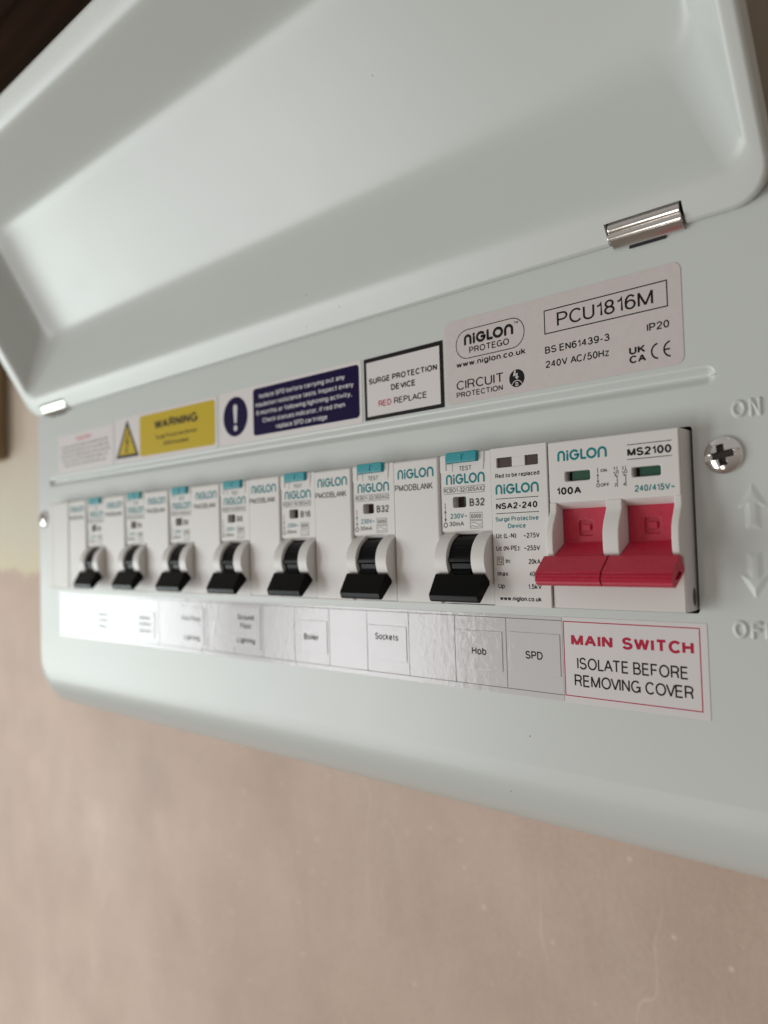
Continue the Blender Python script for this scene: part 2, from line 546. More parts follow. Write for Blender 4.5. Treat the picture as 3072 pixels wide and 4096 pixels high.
def carve(name, body, cutters, material, parent, bevel=0.25, seg=2):
    """body minus cutters, edges eased; one mesh"""
    me = body.mesh(name)
    bm = bmesh.new()
    bm.from_mesh(me)
    bmesh.ops.recalc_face_normals(bm, faces=bm.faces)
    bm.to_mesh(me)
    bm.free()
    o = bpy.data.objects.new(name, me)
    col.objects.link(o)
    tmp = []
    for c in cutters:
        cm = c.mesh('cutter')
        bm = bmesh.new()
        bm.from_mesh(cm)
        bmesh.ops.recalc_face_normals(bm, faces=bm.faces)
        bm.to_mesh(cm)
        bm.free()
        co = bpy.data.objects.new('cutter', cm)
        col.objects.link(co)
        tmp.append(co)
        bo = o.modifiers.new('b', 'BOOLEAN')
        bo.operation = 'DIFFERENCE'
        bo.solver = 'EXACT'
        bo.object = co
    if bevel:
        bv = o.modifiers.new('bv', 'BEVEL')
        bv.width = bevel * S
        bv.segments = seg
        bv.limit_method = 'ANGLE'
        bv.angle_limit = math.radians(35)
    dg = bpy.context.evaluated_depsgraph_get()
    dg.update()
    res = bpy.data.meshes.new_from_object(o.evaluated_get(dg))
    bpy.data.objects.remove(o)
    for c in tmp:
        bpy.data.objects.remove(c)
    return link(name, res, material, parent, True)


def rr(x0, x1, z0, z1, r, k=6):
    """rounded rectangle outline, counter-clockwise"""
    out = []
    for cx, cz, a in ((x1 - r, z0 + r, -90), (x1 - r, z1 - r, 0), (x0 + r, z1 - r, 90), (x0 + r, z0 + r, 180)):
        for j in range(k + 1):
            t_ = math.radians(a + 90 * j / k)
            out.append((cx + r * math.cos(t_), cz + r * math.sin(t_)))
    return out


def circ(cx, cz, r, k=28, a0=0, a1=360):
    if a1 - a0 >= 360:
        return [(cx + r * math.cos(math.radians(a0 + 360 * j / k)), cz + r * math.sin(math.radians(a0 + 360 * j / k))) for j in range(k)]
    return [(cx + r * math.cos(math.radians(a0 + (a1 - a0) * j / k)), cz + r * math.sin(math.radians(a0 + (a1 - a0) * j / k))) for j in range(k + 1)]


def thing(name, label, cat, loc=(0, 0, 0), group=None):
    o = bpy.data.objects.new(name, None)
    o.empty_display_size = 0.01
    col.objects.link(o)
    o.location = Vector(loc) * S
    o['label'] = label
    o['category'] = cat
    if group:
        o['group'] = group
    return o


def logo(mb, x0, x1, zb, h, y, sw=0.042):
    """the maker's rounded word mark drawn with round-ended strokes"""
    W_ = x1 - x0
    k = W_
    s = sw * W_

    def P(u, v):
        return (x0 + u * W_, zb + v * h)

    def arch(u0, u1):
        a, c = u0 + sw / 2, u1 - sw / 2
        rx = (c - a) / 2
        rz = min(rx * W_ / h, 0.6)
        top = 1 - s / h / 2
        pts = [P(a, s / h / 2)]
        for j in range(13):
            th_ = math.pi * (1 - j / 12)
            pts.append(P((a + c) / 2 + rx * math.cos(th_), top - rz + rz * math.sin(th_)))
        pts.append(P(c, s / h / 2))
        mb.stroke(pts, s, y)
    arch(0.0, 0.163)
    mb.stroke([P(0.21, s / h / 2), P(0.21, 0.62)], s, y)
    mb.flat(circ(*P(0.21, 0.87), s * 0.55, 12), y)
    # G
    rx = 0.102 - sw / 2
    rz = 0.5 - s / h / 2
    pts = [P(0.354 + rx * math.cos(math.radians(a)), 0.5 + rz * math.sin(math.radians(a))) for a in range(48, 351, 12)]
    pts.append(P(0.354 + rx, 0.5))
    mb.stroke(pts, s, y)
    mb.stroke([P(0.354 + rx, 0.5), P(0.37, 0.5)], s, y)
    # L
    mb.stroke([P(0.495, 1 - s / h / 2), P(0.495, 0.16), P(0.505, s / h / 2 + 0.01), P(0.575, s / h / 2)], s, y)
    # O
    rx = 0.1035 - sw / 2
    mb.stroke([P(0.7 + rx * math.cos(math.radians(a)), 0.5 + rz * math.sin(math.radians(a))) for a in range(0, 360, 12)], s, y, closed=True)
    arch(0.819, 1.0)


# ------------------------------------------------------------------ wall and what hangs on it
WY = 110.0
wl = MB()
wl.rect(-1500, 700, -900, 900, WY)
wall = wl.build('wall', M['plaster'])
wall['kind'] = 'structure'
wall['label'] = 'bare pink plaster wall with an old cream coat above a torn edge'

post = thing('wooden_post', 'brown wooden post on the cream wall, cut by the left edge of the photo', 'post', (-716, 96, 83))
MB().box(-44, 46, -12, 13.5, 0, 330).build('trim_board', M['wood'], post, bevel=3)
board = thing('wooden_board', 'dark stained wooden board above the open lid at top left', 'board', (-640, 80, 330))
MB().box(-460, 420, -20, 29, 0, 90).build('plank', M['dark_wood'], board, bevel=2)
MB().box(-460, 420, -20.5, 29, 91.5, 210).build('plank', M['dark_wood'], board, bevel=2)
MB().box(-460, 420, -19.5, 29, 211.5, 400).build('plank', M['dark_wood'], board, bevel=2)
up = thing('added_upright', 'dark brown upright added to darken the wall behind the right edge of the lid', 'upright', (40, 95, 60))
MB().box(-110, 150, -12, 14, 0, 420).build('trim_board', M['mid_wood'], up, bevel=2)  # added board, darkens what shows past the lid's right edge
br = thing('bracket', 'small dull grey metal bracket on the dark board at top left', 'bracket', (-520, 59, 455))
MB().box(-9, 9, -1, 0, -14, 14).build('plate', M['dull_metal'], br, bevel=0.4)
MB().box(-9, 9, -12, -1.2, -14, -12.8).build('flange', M['dull_metal'], br, bevel=0.3)

# ------------------------------------------------------------------ consumer unit: cover
unit = thing('consumer_unit', 'pale grey metal consumer unit with its hinged lid raised, on the plaster wall', 'fuse box', (0, 0, 0))
XL, XR, ZB, ZT = -356.8, 25.0, -87.2, 75.5
CL, CR, CB, CT = -330.0, -0.6, -21.9, 22.4
GR = (-340.5, 5.6, 31.3, 36.3, 2.5, 1.7)


def loop(insl, insr, insb, inst, y, rb, rt, k=8):
    x0, x1, z0, z1 = XL + insl, XR - insr, ZB + insb, ZT - inst
    out = []
    for cx, cz, a, r in ((x1 - rb, z0 + rb, -90, rb), (x1 - rt, z1 - rt, 0, rt), (x0 + rt, z1 - rt, 90, rt), (x0 + rb, z0 + rb, 180, rb)):
        for j in range(k + 1):
            t_ = math.radians(a + 90 * j / k)
            out.append((cx + r * math.cos(t_), y, cz + r * math.sin(t_)))
    return out


def make_cover():
    bm = bmesh.new()
    RB, RS, RT = 22.0, 4.0, 5.0
    loops = []
    N = 8
    for i in range(N + 1):
        th_ = math.radians(90 * i / N)
        u = 1 - math.sin(th_)         # inset fraction, 1 on the face, 0 on the side
        dep = 1 - math.cos(th_)
        # bottom bends with a wide radius, the sides with a tight one
        y = RS * dep
        ll = loop(RS * u, RS * u, 0, RT * u, 0, 12 - 4 * u, 8 - 4 * u)
        ys, zs = RB * dep, RB * u
        out = []
        for (px, _, pz) in ll:
            out.append([px, pz, y, ys, zs])
        loops.append((out, RB * u, RB * dep, y))
    rings = []
    for out, insb, yb, ys in loops:
        ring = []
        for px, pz, _, _, _ in out:
            wgt = max(0.0, min(1.0, (ZB + 16 - pz) / 16.0))
            wgt = wgt * wgt * (3 - 2 * wgt)
            ring.append(bm.verts.new((px * S, (ys + (yb - ys) * wgt) * S, (pz + insb * (1 if pz < ZB + 16 else max(0, 1 - (pz - ZB - 16) / 46))) * S)))
        rings.append(ring)
    back = [bm.verts.new((v.co.x, 60 * S, v.co.z)) for v in rings[-1]]
    rings.append(back)
    k = len(rings[0])
    for a, b_ in zip(rings, rings[1:]):
        for i in range(k):
            j = (i + 1) % k
            bm.faces.new((a[i], b_[i], b_[j], a[j]))
    # opening for the devices
    hole = [bm.verts.new((a * S, 0, b_ * S)) for a, b_ in rr(CL, CR, CB, CT, 0.8, 3)]
    gh = [bm.verts.new((a * S, 0, b_ * S)) for a, b_ in rr(GR[0], GR[1], GR[2], GR[3], GR[4], 8)]
    polys = [rings[0], hole, gh]
    flat_v = [v for pl in polys for v in pl]
    for tri in tessellate_polygon([[Vector((v.co.x, v.co.z, 0)) for v in pl] for pl in polys]):
        try:
            bm.faces.new([flat_v[q] for q in tri])
        except ValueError:
            pass
    h1 = [bm.verts.new((v.co.x - (0.12 * S if v.co.x > -0.1 else -0.12 * S), 0.15 * S, v.co.z)) for v in hole]
    h2 = [bm.verts.new((v.co.x, 1.3 * S, v.co.z)) for v in hole]
    for a, b_ in ((hole, h2),):
        for i in range(len(a)):
            j = (i + 1) % len(a)
            bm.faces.new((a[i], a[j], b_[j], b_[i]))
    for v in h1:
        bm.verts.remove(v)
    bmesh.ops.recalc_face_normals(bm, faces=bm.faces)
    me = bpy.data.meshes.new('cover')
    bm.to_mesh(me)
    bm.free()
    return link('cover', me, M['paint'], unit, True)


cover = make_cover()
bb = MB()
bb.box(XL + 1, XR - 1, 60.5, 109.5, ZB + 1, ZT - 1)
bb.build('back_box', M['paint'], unit, bevel=1.5)
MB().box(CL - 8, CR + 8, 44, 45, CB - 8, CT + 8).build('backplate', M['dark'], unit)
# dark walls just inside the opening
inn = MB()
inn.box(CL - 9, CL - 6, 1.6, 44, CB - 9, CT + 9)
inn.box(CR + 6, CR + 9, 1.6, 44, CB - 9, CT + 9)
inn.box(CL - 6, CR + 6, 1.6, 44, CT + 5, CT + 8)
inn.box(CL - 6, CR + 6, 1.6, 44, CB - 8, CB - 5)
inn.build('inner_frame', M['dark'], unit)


# pressed groove between the stickers and the devices
def groove():
    v, f = [], []
    nd = 12
    k = None
    for i in range(nd + 1):
        d = GR[4] * i / nd * 0.999
        o_ = rr(GR[0] + d, GR[1] - d, GR[2] + d, GR[3] - d, GR[4] - d, 8)
        k = len(o_)
        dep = GR[5] * (0.5 - 0.5 * math.cos(math.pi * i / nd))
        v += [(a, dep, b_) for a, b_ in o_]
    for i in range(nd):
        for j in range(k):
            q = (j + 1) % k
            f.append((i * k + j, i * k + q, (i + 1) * k + q, (i + 1) * k + j))
    mb = MB()
    mb.add(v, f)
    o = mb.build('pressed_groove', M['paint'], cover)
    o.data.shade_smooth()
    return o


groove()


def swell(mb, pts, wd, hh):
    """a softly rounded raised rib along a polyline on the cover face"""
    P = [Vector(p) for p in pts]
    k = len(P)
    nu = 12
    rows = []
    for i in range(k):
        a, c = P[max(0, i - 1)], P[min(k - 1, i + 1)]
        d = (c - a).normalized()
        rows.append((P[i], Vector((-d.y, d.x)), 1.0))
    d0 = (P[0] - P[1]).normalized()
    d1 = (P[-1] - P[-2]).normalized()
    pre, post = [], []
    for q in (1.0, 0.8, 0.5, 0.25):
        e = 0.5 + 0.5 * math.cos(math.pi * q)
        pre.append((P[0] + d0 * wd / 2 * q, rows[0][1], e))
        post.append((P[-1] + d1 * wd / 2 * q, rows[-1][1], e))
    rows = pre + rows + post[::-1]
    v, f = [], []
    for p, nn, e in rows:
        for j in range(nu + 1):
            t_ = -1 + 2 * j / nu
            q = p + nn * t_ * wd / 2 * math.sqrt(max(0.02, e))
            v.append((q.x, 0.015 - hh * e * (0.5 + 0.5 * math.cos(math.pi * t_)), q.y))
    for i in range(len(rows) - 1):
        for j in range(nu):
            a = i * (nu + 1) + j
            f.append((a, a + 1, a + nu + 2, a + nu + 1))
    mb.add(v, f)


def emboss(body, x0, zb, h, wd=1.6, hh=0.48):
    px = x0
    for ch in body:
        mb = MB()
        us = [p[0] for st_ in FONT[ch] for p in st_ if p != 'c']
        for st_ in FONT[ch]:
            pts = [(px + p[0] * h, zb + p[1] * h) for p in st_ if p != 'c']
            if st_[0] == 'c':
                pts = pts + [pts[0], pts[1]]
            swell(mb, pts, wd, hh)
        o = mb.build('embossed_letter', M['paint'], cover)
        o.data.shade_smooth()
        px += (max(us) + 0.47) * h


emboss('ON', 9.0, 23.4, 3.15)
emboss('OFF', 7.2, -26.6, 3.15)


def arrow(tip, tail, xc):
    """block arrow swelling softly out of the cover"""
    s_ = 1 if tip > tail else -1
    pts = [(0, tip), (-2.7, tip - s_ * 4.6), (-1.25, tip - s_ * 4.4), (-1.25, tail), (1.25, tail), (1.25, tip - s_ * 4.4), (2.7, tip - s_ * 4.6)]
    pts = [Vector(p) for p in pts]

    def inside(p):
        c = False
        for i in range(len(pts)):
            a, b_ = pts[i], pts[i - 1]
            if (a.y > p.y) != (b_.y > p.y) and p.x < (b_.x - a.x) * (p.y - a.y) / (b_.y - a.y) + a.x:
                c = not c
        return c

    def dist(p):
        d = 1e9
        for i in range(len(pts)):
            a, b_ = pts[i], pts[i - 1]
            e = b_ - a
            t_ = max(0, min(1, (p - a).dot(e) / e.length_squared))
            d = min(d, (p - a - e * t_).length)
        return -d if inside(p) else d
    nx, nz_ = 44, 70
    z0, z1 = min(tip, tail) - 1.2, max(tip, tail) + 1.2
    v, f = [], []
    for i in range(nx + 1):
        for j in range(nz_ + 1):
            p = Vector((-3.8 + 7.6 * i / nx, z0 + (z1 - z0) * j / nz_))
            q = max(0, min(1, (0.75 - dist(p)) / 1.7))
            v.append((xc + p.x, 0.012 - 0.42 * q * q * (3 - 2 * q), p.y))
    for i in range(nx):
        for j in range(nz_):
            a = i * (nz_ + 1) + j
            f.append((a, a + nz_ + 1, a + nz_ + 2, a + 1))
    mb = MB()
    mb.add(v, f)
    o = mb.build('embossed_arrow', M['paint'], cover)
    o.data.shade_smooth()


arrow(7.4, -2.0, 12.1)
arrow(-17.4, -8.0, 12.0)


# cover screws with a combination slot and cross recess
def screw_mesh():
    nr, na = 64, 168
    R0 = 4.3
    v, f = [], []

    def hgt(x, z):
        r = math.hypot(x, z)
        h = 2.5 * math.sqrt(max(0, 1 - (r / 4.75) ** 2)) - 0.35
        def arm(u, w_, hw, hl):
            return max(0, min(1, 1 - (abs(u) - hw) / 0.10)) * max(0, min(1, 1 - (abs(w_) - hl) / 0.12))
        cross = max(arm(x, z, 0.72, 2.35), arm(z, x, 0.72, 2.35))
        slot = max(0, min(1, 1 - (abs(z) - 0.58) / 0.10)) * (1 if r < 4.2 else 0)
        hs = h * (1 - slot) + min(h, 0.85) * slot
        return hs * (1 - cross) + min(hs, -1.2 + 0.75 * r) * cross if cross > 0 else hs
    for i in range(nr + 1):
        r = R0 * i / nr
        for j in range(na):
            a = 2 * math.pi * j / na
            x, z = r * math.cos(a), r * math.sin(a)
            v.append((x, -hgt(x, z), z))
    for i in range(nr):
        for j in range(na):
            k = (j + 1) % na
            f.append((i * na + j, i * na + k, (i + 1) * na + k, (i + 1) * na + j))
    # rim down to the cover
    o_ = len(v)
    for j in range(na):
        a = 2 * math.pi * j / na
        v.append((R0 * math.cos(a) * 1.01, 0.02, R0 * math.sin(a) * 1.01))
    for j in range(na):
        k = (j + 1) % na
        f.append((nr * na + j, nr * na + k, o_ + k, o_ + j))
    return v, f


sv, sf = screw_mesh()
smb = MB()
smb.add(sv, sf)
sme = smb.mesh('screw')
bm = bmesh.new()
bm.from_mesh(sme)
bmesh.ops.remove_doubles(bm, verts=bm.verts, dist=1e-8)
bmesh.ops.recalc_face_normals(bm, faces=bm.faces)
bm.to_mesh(sme)
bm.free()
sme.shade_smooth()
sme.set_sharp_from_angle(angle=math.radians(40))
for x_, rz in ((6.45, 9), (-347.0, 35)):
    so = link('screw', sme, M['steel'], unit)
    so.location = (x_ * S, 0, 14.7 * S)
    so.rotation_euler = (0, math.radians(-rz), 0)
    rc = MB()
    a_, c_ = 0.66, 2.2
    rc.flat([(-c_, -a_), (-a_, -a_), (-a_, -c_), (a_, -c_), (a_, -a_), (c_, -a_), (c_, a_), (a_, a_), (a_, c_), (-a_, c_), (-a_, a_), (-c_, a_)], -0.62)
    rc.build('recess_shade', M['screw_shade'], so)  # flat dark cross, shade of the recess put in as colour

# ------------------------------------------------------------------ raised lid
TH = math.radians(30.8)
E_ = Vector((0, -math.sin(TH), math.cos(TH)))
N_ = Vector((0, math.cos(TH), math.sin(TH)))
LO = Vector((0, -1.0, 70.0))


def lid_pt(x, s_, h):
    p = LO + E_ * s_ + N_ * h
    return (x, p.y, p.z)


def make_lid():
    X0, X1, S0, S1 = -357.0, 20.2, 0.0, 123.6
    prof = []      # (inset fraction data, h)
    rings = []

    def ring(il, ir, ib, it, h, r, k=7):
        x0, x1, z0, z1 = X0 + il, X1 - ir, S0 + ib, S1 - it
        out = []
        for cx, cz, a in ((x1 - r, z0 + r, -90), (x1 - r, z1 - r, 0), (x0 + r, z1 - r, 90), (x0 + r, z0 + r, 180)):
            for j in range(k + 1):
                t_ = math.radians(a + 90 * j / k)
                out.append(lid_pt(cx + r * math.cos(t_), cz + r * math.sin(t_), h))
        rings.append(out)
    ring(0, 0, 0, 0, 6.0, 9)
    RR = 1.4
    for i in range(7):
        t_ = math.radians(90 * i / 6)
        u = RR * (1 - math.cos(t_))
        ring(u, u * 0.8, u, u, RR * (1 - math.sin(t_)), 9 - u * 0.6)
    # lip, fillet, slope, fillet, panel
    D = 20.0
    L0 = (7.9, 4.6, 10.6, 9.6)
    SW = (14.0, 9.8, 24.0, 22.5)
    nst = 26
    u0, u1 = -0.22, 1.5

    def hsoft(u):
        # integral of a smoothed step that starts near 0 and ends near 1
        def sp(x, kk):
            return math.log1p(math.exp(max(-60, min(60, x * kk)))) / kk
        return sp(u, 26) - sp(u - 1.0, 13)
    for i in range(nst + 1):
        u = u0 + (u1 - u0) * i / nst
        ins = [a + b_ * u for a, b_ in zip(L0, SW)]
        ring(*ins, D * hsoft(u), 5.5 + 4.0 * max(0, min(1, u)))
    bm = bmesh.new()
    V = [[bm.verts.new(Vector(p) * S) for p in rg] for rg in rings]
    k = len(V[0])
    for a, b_ in zip(V, V[1:]):
        for i in range(k):
            j = (i + 1) % k
            bm.faces.new((a[i], a[j], b_[j], b_[i]))
    bm.faces.new(V[-1])
    bmesh.ops.recalc_face_normals(bm, faces=bm.faces)
    # inner side must look at the viewer
    fc = max(bm.faces, key=lambda q: q.calc_area())
    if fc.normal.dot(N_) > 0:
        bmesh.ops.reverse_faces(bm, faces=bm.faces)
    me = bpy.data.meshes.new('lid')
    bm.to_mesh(me)
    bm.free()
    o = bpy.data.objects.new('lid', me)
    col.objects.link(o)
    sd = o.modifiers.new('s', 'SOLIDIFY')
    sd.thickness = 1.0 * S
    sd.offset = -1
    cuts = []
    for a, b_ in ((-18.8, 0.7), (-342.6, -315.0)):
        mb = MB()
        vv = [lid_pt(x, s_, h) for x in (a, b_) for s_ in (-4, 5.9) for h in (-5, 12)]
        mb.add(vv, [(0, 1, 3, 2), (4, 6, 7, 5), (0, 4, 5, 1), (2, 3, 7, 6), (0, 2, 6, 4), (1, 5, 7, 3)])
        cm = mb.mesh('cutter')
        bm = bmesh.new()
        bm.from_mesh(cm)
        bmesh.ops.recalc_face_normals(bm, faces=bm.faces)
        bm.to_mesh(cm)
        bm.free()
        co = bpy.data.objects.new('cutter', cm)
        col.objects.link(co)
        cuts.append(co)
        bo = o.modifiers.new('b', 'BOOLEAN')
        bo.solver = 'EXACT'
        bo.object = co
    dg = bpy.context.evaluated_depsgraph_get()
    dg.update()
    res = bpy.data.meshes.new_from_object(o.evaluated_get(dg))
    bpy.data.objects.remove(o)
    for c in cuts:
        bpy.data.objects.remove(c)
    o = link('lid', res, M['paint'], unit, True)
    o['label'] = 'open hinged lid seen from its dished inside'
    return o


lid = make_lid()


# hinges: rolled barrel on a flat leaf
def hinge(xa, xb):
    def disc(cy, cz, r, k=20):
        return [(cy + r * math.cos(2 * math.pi * j / k), cz + r * math.sin(2 * math.pi * j / k)) for j in range(k)]
    h = MB()
    h.prism_x(disc(-1.9, 74.1, 1.75), xa + 0.3, xb - 0.3)
    o = h.build('hinge', M['steel'], unit, bevel=0.25)
    h2 = MB()
    h2.prism_x(disc(-2.0, 71.9, 1.15), xa, xb - 0.1)
    h2.build('knuckle', M['steel'], o, bevel=0.2)
    lf = MB()
    lf.prism_x([(-2.7, 71.2), (-2.9, 71.0), (-1.0, 69.4), (-0.4, 69.2), (-0.4, 71.4), (-1.4, 71.6)], xa + 0.5, xb - 0.3)
    lf.build('leaf', M['steel'], o, bevel=0.15)
    MB().box(xa + 4.5, xb - 5.0, -0.42, -0.02, 68.65, 69.25).build('slot', M['dark'], o)
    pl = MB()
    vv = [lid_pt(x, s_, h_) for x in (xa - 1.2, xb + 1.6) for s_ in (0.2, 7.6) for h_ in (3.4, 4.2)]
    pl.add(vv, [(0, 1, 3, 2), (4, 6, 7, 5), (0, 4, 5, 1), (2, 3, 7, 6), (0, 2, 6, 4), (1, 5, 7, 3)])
    pl.build('gap_shade_plate', M['dark'], o, clean=True)  # added dark plate, paints the shade in the gap behind the lid notch
    return o


hinge(-18.4, 0.3)
hinge(-342.0, -315.5)


# ------------------------------------------------------------------ stickers
def sticker(name, x0, x1, z0, z1, r, m_, label, tilt=0.0, th=0.14):
    mb = MB()
    o_ = rr(x0, x1, z0, z1, r, 5)
    mb.prism_y(o_, -th, -0.02)
    o = mb.build(name, m_, unit)
    o['label'] = label
    if tilt:
        t_ = math.radians(tilt)
        o.rotation_euler = (0, t_, 0)
        ce = Vector(((x0 + x1) / 2, 0, (z0 + z1) / 2)) * S
        o.location = ce - Matrix.Rotation(t_, 3, 'Y') @ ce
    return o


Y0, Y1, Y2, Y3 = -0.16, -0.19, -0.22, -0.25

# rating plate sticker
st = sticker('rating_sticker', -72.9, -1.6, 37.5, 62.3, 2.0, M['silver_label'], 'satin sticker with the maker name, approval marks and model PCU1816M in a box')
mb = MB()
mb.ring(rr(-68.8, -45.1, 50.2, 58.9, 4.2), rr(-68.55, -45.35, 50.45, 58.65, 3.95), Y0)
mb.ring(rr(-38.9, -4.9, 52.0, 58.6, 0.01), rr(-38.6, -5.2, 52.3, 58.3, 0.01), Y0)
mb.build('border', M['black_ink'], st)
mb = MB()
logo(mb, -65.8, -48.7, 54.2, 3.2, Y0, 0.048)
mb.text('TM', -48.4, -47.1, 57.0, 0.7, Y0)
mb.text('PROTEGO', -64.0, -50.2, 51.6, 1.9, Y0)
mb.text('www.niglon.co.uk', -68.8, -45.0, 48.0, 1.75, Y0, 0.006)
mb.text('CIRCUIT', -69.0, -52.6, 41.35, 2.75, Y0, -0.015)
mb.text('PROTECTION', -69.1, -52.8, 39.05, 1.65, Y0)
mb.text('PCU1816M', -35.0, -8.5, 53.4, 3.8, Y0, -0.018)
mb.text('BS EN61439-3', -38.9, -20.2, 46.7, 1.95, Y0)
mb.text('240V AC/50Hz', -38.9, -20.4, 42.8, 1.95, Y0)
mb.text('IP20', -10.4, -4.8, 46.9, 1.95, Y0)
mb.build('lettering', M['black_ink'], st)
mb = MB()
mb.text('UK', -15.2, -11.0, 42.0, 1.95, Y0, 0.018)
mb.text('CA', -15.2, -10.9, 39.75, 1.95, Y0, 0.018)
for xc in (-7.6, -4.5):
    mb.stroke(circ(xc, 41.7, 1.85, 16, 100, 260), 0.42, Y0, caps=False)
mb.stroke([(-6.2, 41.7), (-4.9, 41.7)], 0.42, Y0, caps=False)
mb.build('approval_mark', M['black_ink'], st)
mb = MB()
mb.flat(circ(-48.1, 41.65, 2.5, 32), Y0)
emb = mb.build('emblem', M['black_ink'], st)
mb = MB()
mb.stroke(circ(-48.1, 39.3, 1.75, 14, 20, 160), 0.22, Y1, caps=False)
mb.flat([(-48.9, 43.9), (-48.3, 43.95), (-48.55, 42.9), (-47.7, 43.1), (-47.85, 42.1), (-47.4, 42.1), (-48.0, 41.35), (-48.75, 42.1), (-48.35, 42.1), (-48.3, 42.5), (-49.3, 42.35)], Y1)
mb.text('B', -48.6, -47.6, 39.45, 1.1, Y1, 0.02)
mb.build('emblem_symbol', M['silver_label'], st)

# surge protection device sticker with a black frame
st = sticker('surge_sticker', -106.8, -73.8, 37.1, 57.5, 0.2, M['black_print'], 'white sticker in a thick black frame reading SURGE PROTECTION DEVICE, RED REPLACE', tilt=-0.15)
MB().rect(-105.6, -75.1, 38.3, 56.1, Y0).build('panel', M['label'], st)
mb = MB()
mb.text('SURGE PROTECTION', -104.6, -76.1, 48.8, 1.95, Y1, 0.018)
mb.text('DEVICE', -95.0, -85.0, 45.5, 1.95, Y1, 0.018)
mb.text('REPLACE', -93.9, -80.6, 41.0, 2.0, Y1)
mb.build('lettering', M['black_ink'], st)
MB().text('RED', -100.6, -95.0, 41.0, 2.0, Y1).build('red_lettering', M['red_ink'], st)

# blue mandatory sticker
st = sticker('mandatory_sticker', -187.0, -107.9, 36.9, 58.0, 1.0, M['label'], 'white sticker with a navy exclamation disc and a navy panel of small print', tilt=0.25)
MB().prism_y(rr(-165.6, -109.1, 38.8, 56.7, 1.4), Y0, Y0 + 0.01).build('panel', M['navy'], st)
MB().prism_y(circ(-176.8, 47.7, 7.8, 40), Y0, Y0 + 0.01).build('disc', M['navy'], st)
mb = MB()
mb.flat([(-177.5, 45.2), (-176.1, 45.2), (-175.5, 51.2), (-175.7, 52.0), (-176.3, 52.5), (-177.3, 52.5), (-177.9, 52.0), (-178.1, 51.2)], Y1)
mb.flat(circ(-176.8, 43.2, 1.15, 16), Y1)
for tx, a, b_, z in (('Isolate SPD before carrying out any', -161.8, -115.9, 52.7), ('insulation resistance tests. Inspect every', -164.0, -111.8, 49.55), ('6 months or following lightning activity,', -163.6, -112.6, 46.45), ('Check statues indicator, if red then', -160.0, -116.0, 43.3), ('replace SPD cartridge', -152.3, -124.8, 40.2)):
    mb.text(tx, a, b_, z, 1.75, Y1)
mb.build('lettering', M['white_ink'], st)

# yellow warning sticker
st = sticker('warning_sticker', -270.3, -188.8, 37.2, 58.2, 1.0, M['label'], 'white sticker with a yellow WARNING panel and a shock triangle', tilt=0.5)
MB().prism_y(rr(-248.1, -190.2, 38.7, 57.1, 1.6), Y0, Y0 + 0.01).build('panel', M['yellow'], st)
MB().flat([(-269.3, 39.4), (-248.9, 39.4), (-259.1, 57.0)], Y0).build('triangle_frame', M['black_print'], st)
MB().flat([(-266.8, 40.8), (-251.4, 40.8), (-259.1, 54.1)], Y1).build('triangle', M['yellow'], st)
mb = MB()
mb.flat([(-258.6, 51.0), (-260.6, 46.0), (-259.3, 46.3), (-260.3, 42.9), (-260.9, 43.1), (-260.0, 41.3), (-258.7, 42.7), (-259.4, 42.8), (-257.7, 47.6), (-259.0, 47.2), (-257.7, 51.0)], Y2)
mb.build('lightning_symbol', M['black_print'], st)
mb = MB()
mb.text('WARNING', -235.6, -202.4, 49.7, 4.0, Y1, 0.02)
mb.text('Surge Protection Device', -234.6, -203.2, 45.4, 1.7, Y1)
mb.text('(SPD) Installed', -228.6, -209.4, 42.1, 1.7, Y1)
mb.build('lettering', M['black_ink'], st)

# caution sticker at the far left
st = sticker('caution_sticker', -329.3, -271.6, 37.6, 57.1, 0.8, M['label'], 'white sticker at the far left with a red heading over blurred grey lines', tilt=-0.3)
MB().text('Caution', -309.6, -293.9, 53.1, 2.3, Y0, 0.012).build('red_lettering', M['red_blur'], st)
mb = MB()
rnd = random.Random(3)
for i, (a, b_) in enumerate(((-326, -275), (-325, -276), (-326, -274.5), (-324, -277), (-322, -279))):
    x = a
    z = 50.2 - 2.4 * i
    while x < b_ - 1.5:
        wdt = rnd.uniform(2.0, 5.5)
        e = min(x + wdt, b_)
        q = x
        while q < e - 0.4:
            mb.rect(q, q + 0.45, z, z + rnd.choice((1.0, 1.0, 1.45)), Y0)
            q += 0.85
        x = e + 0.9
mb.build('lettering', M['grey_ink'], st)

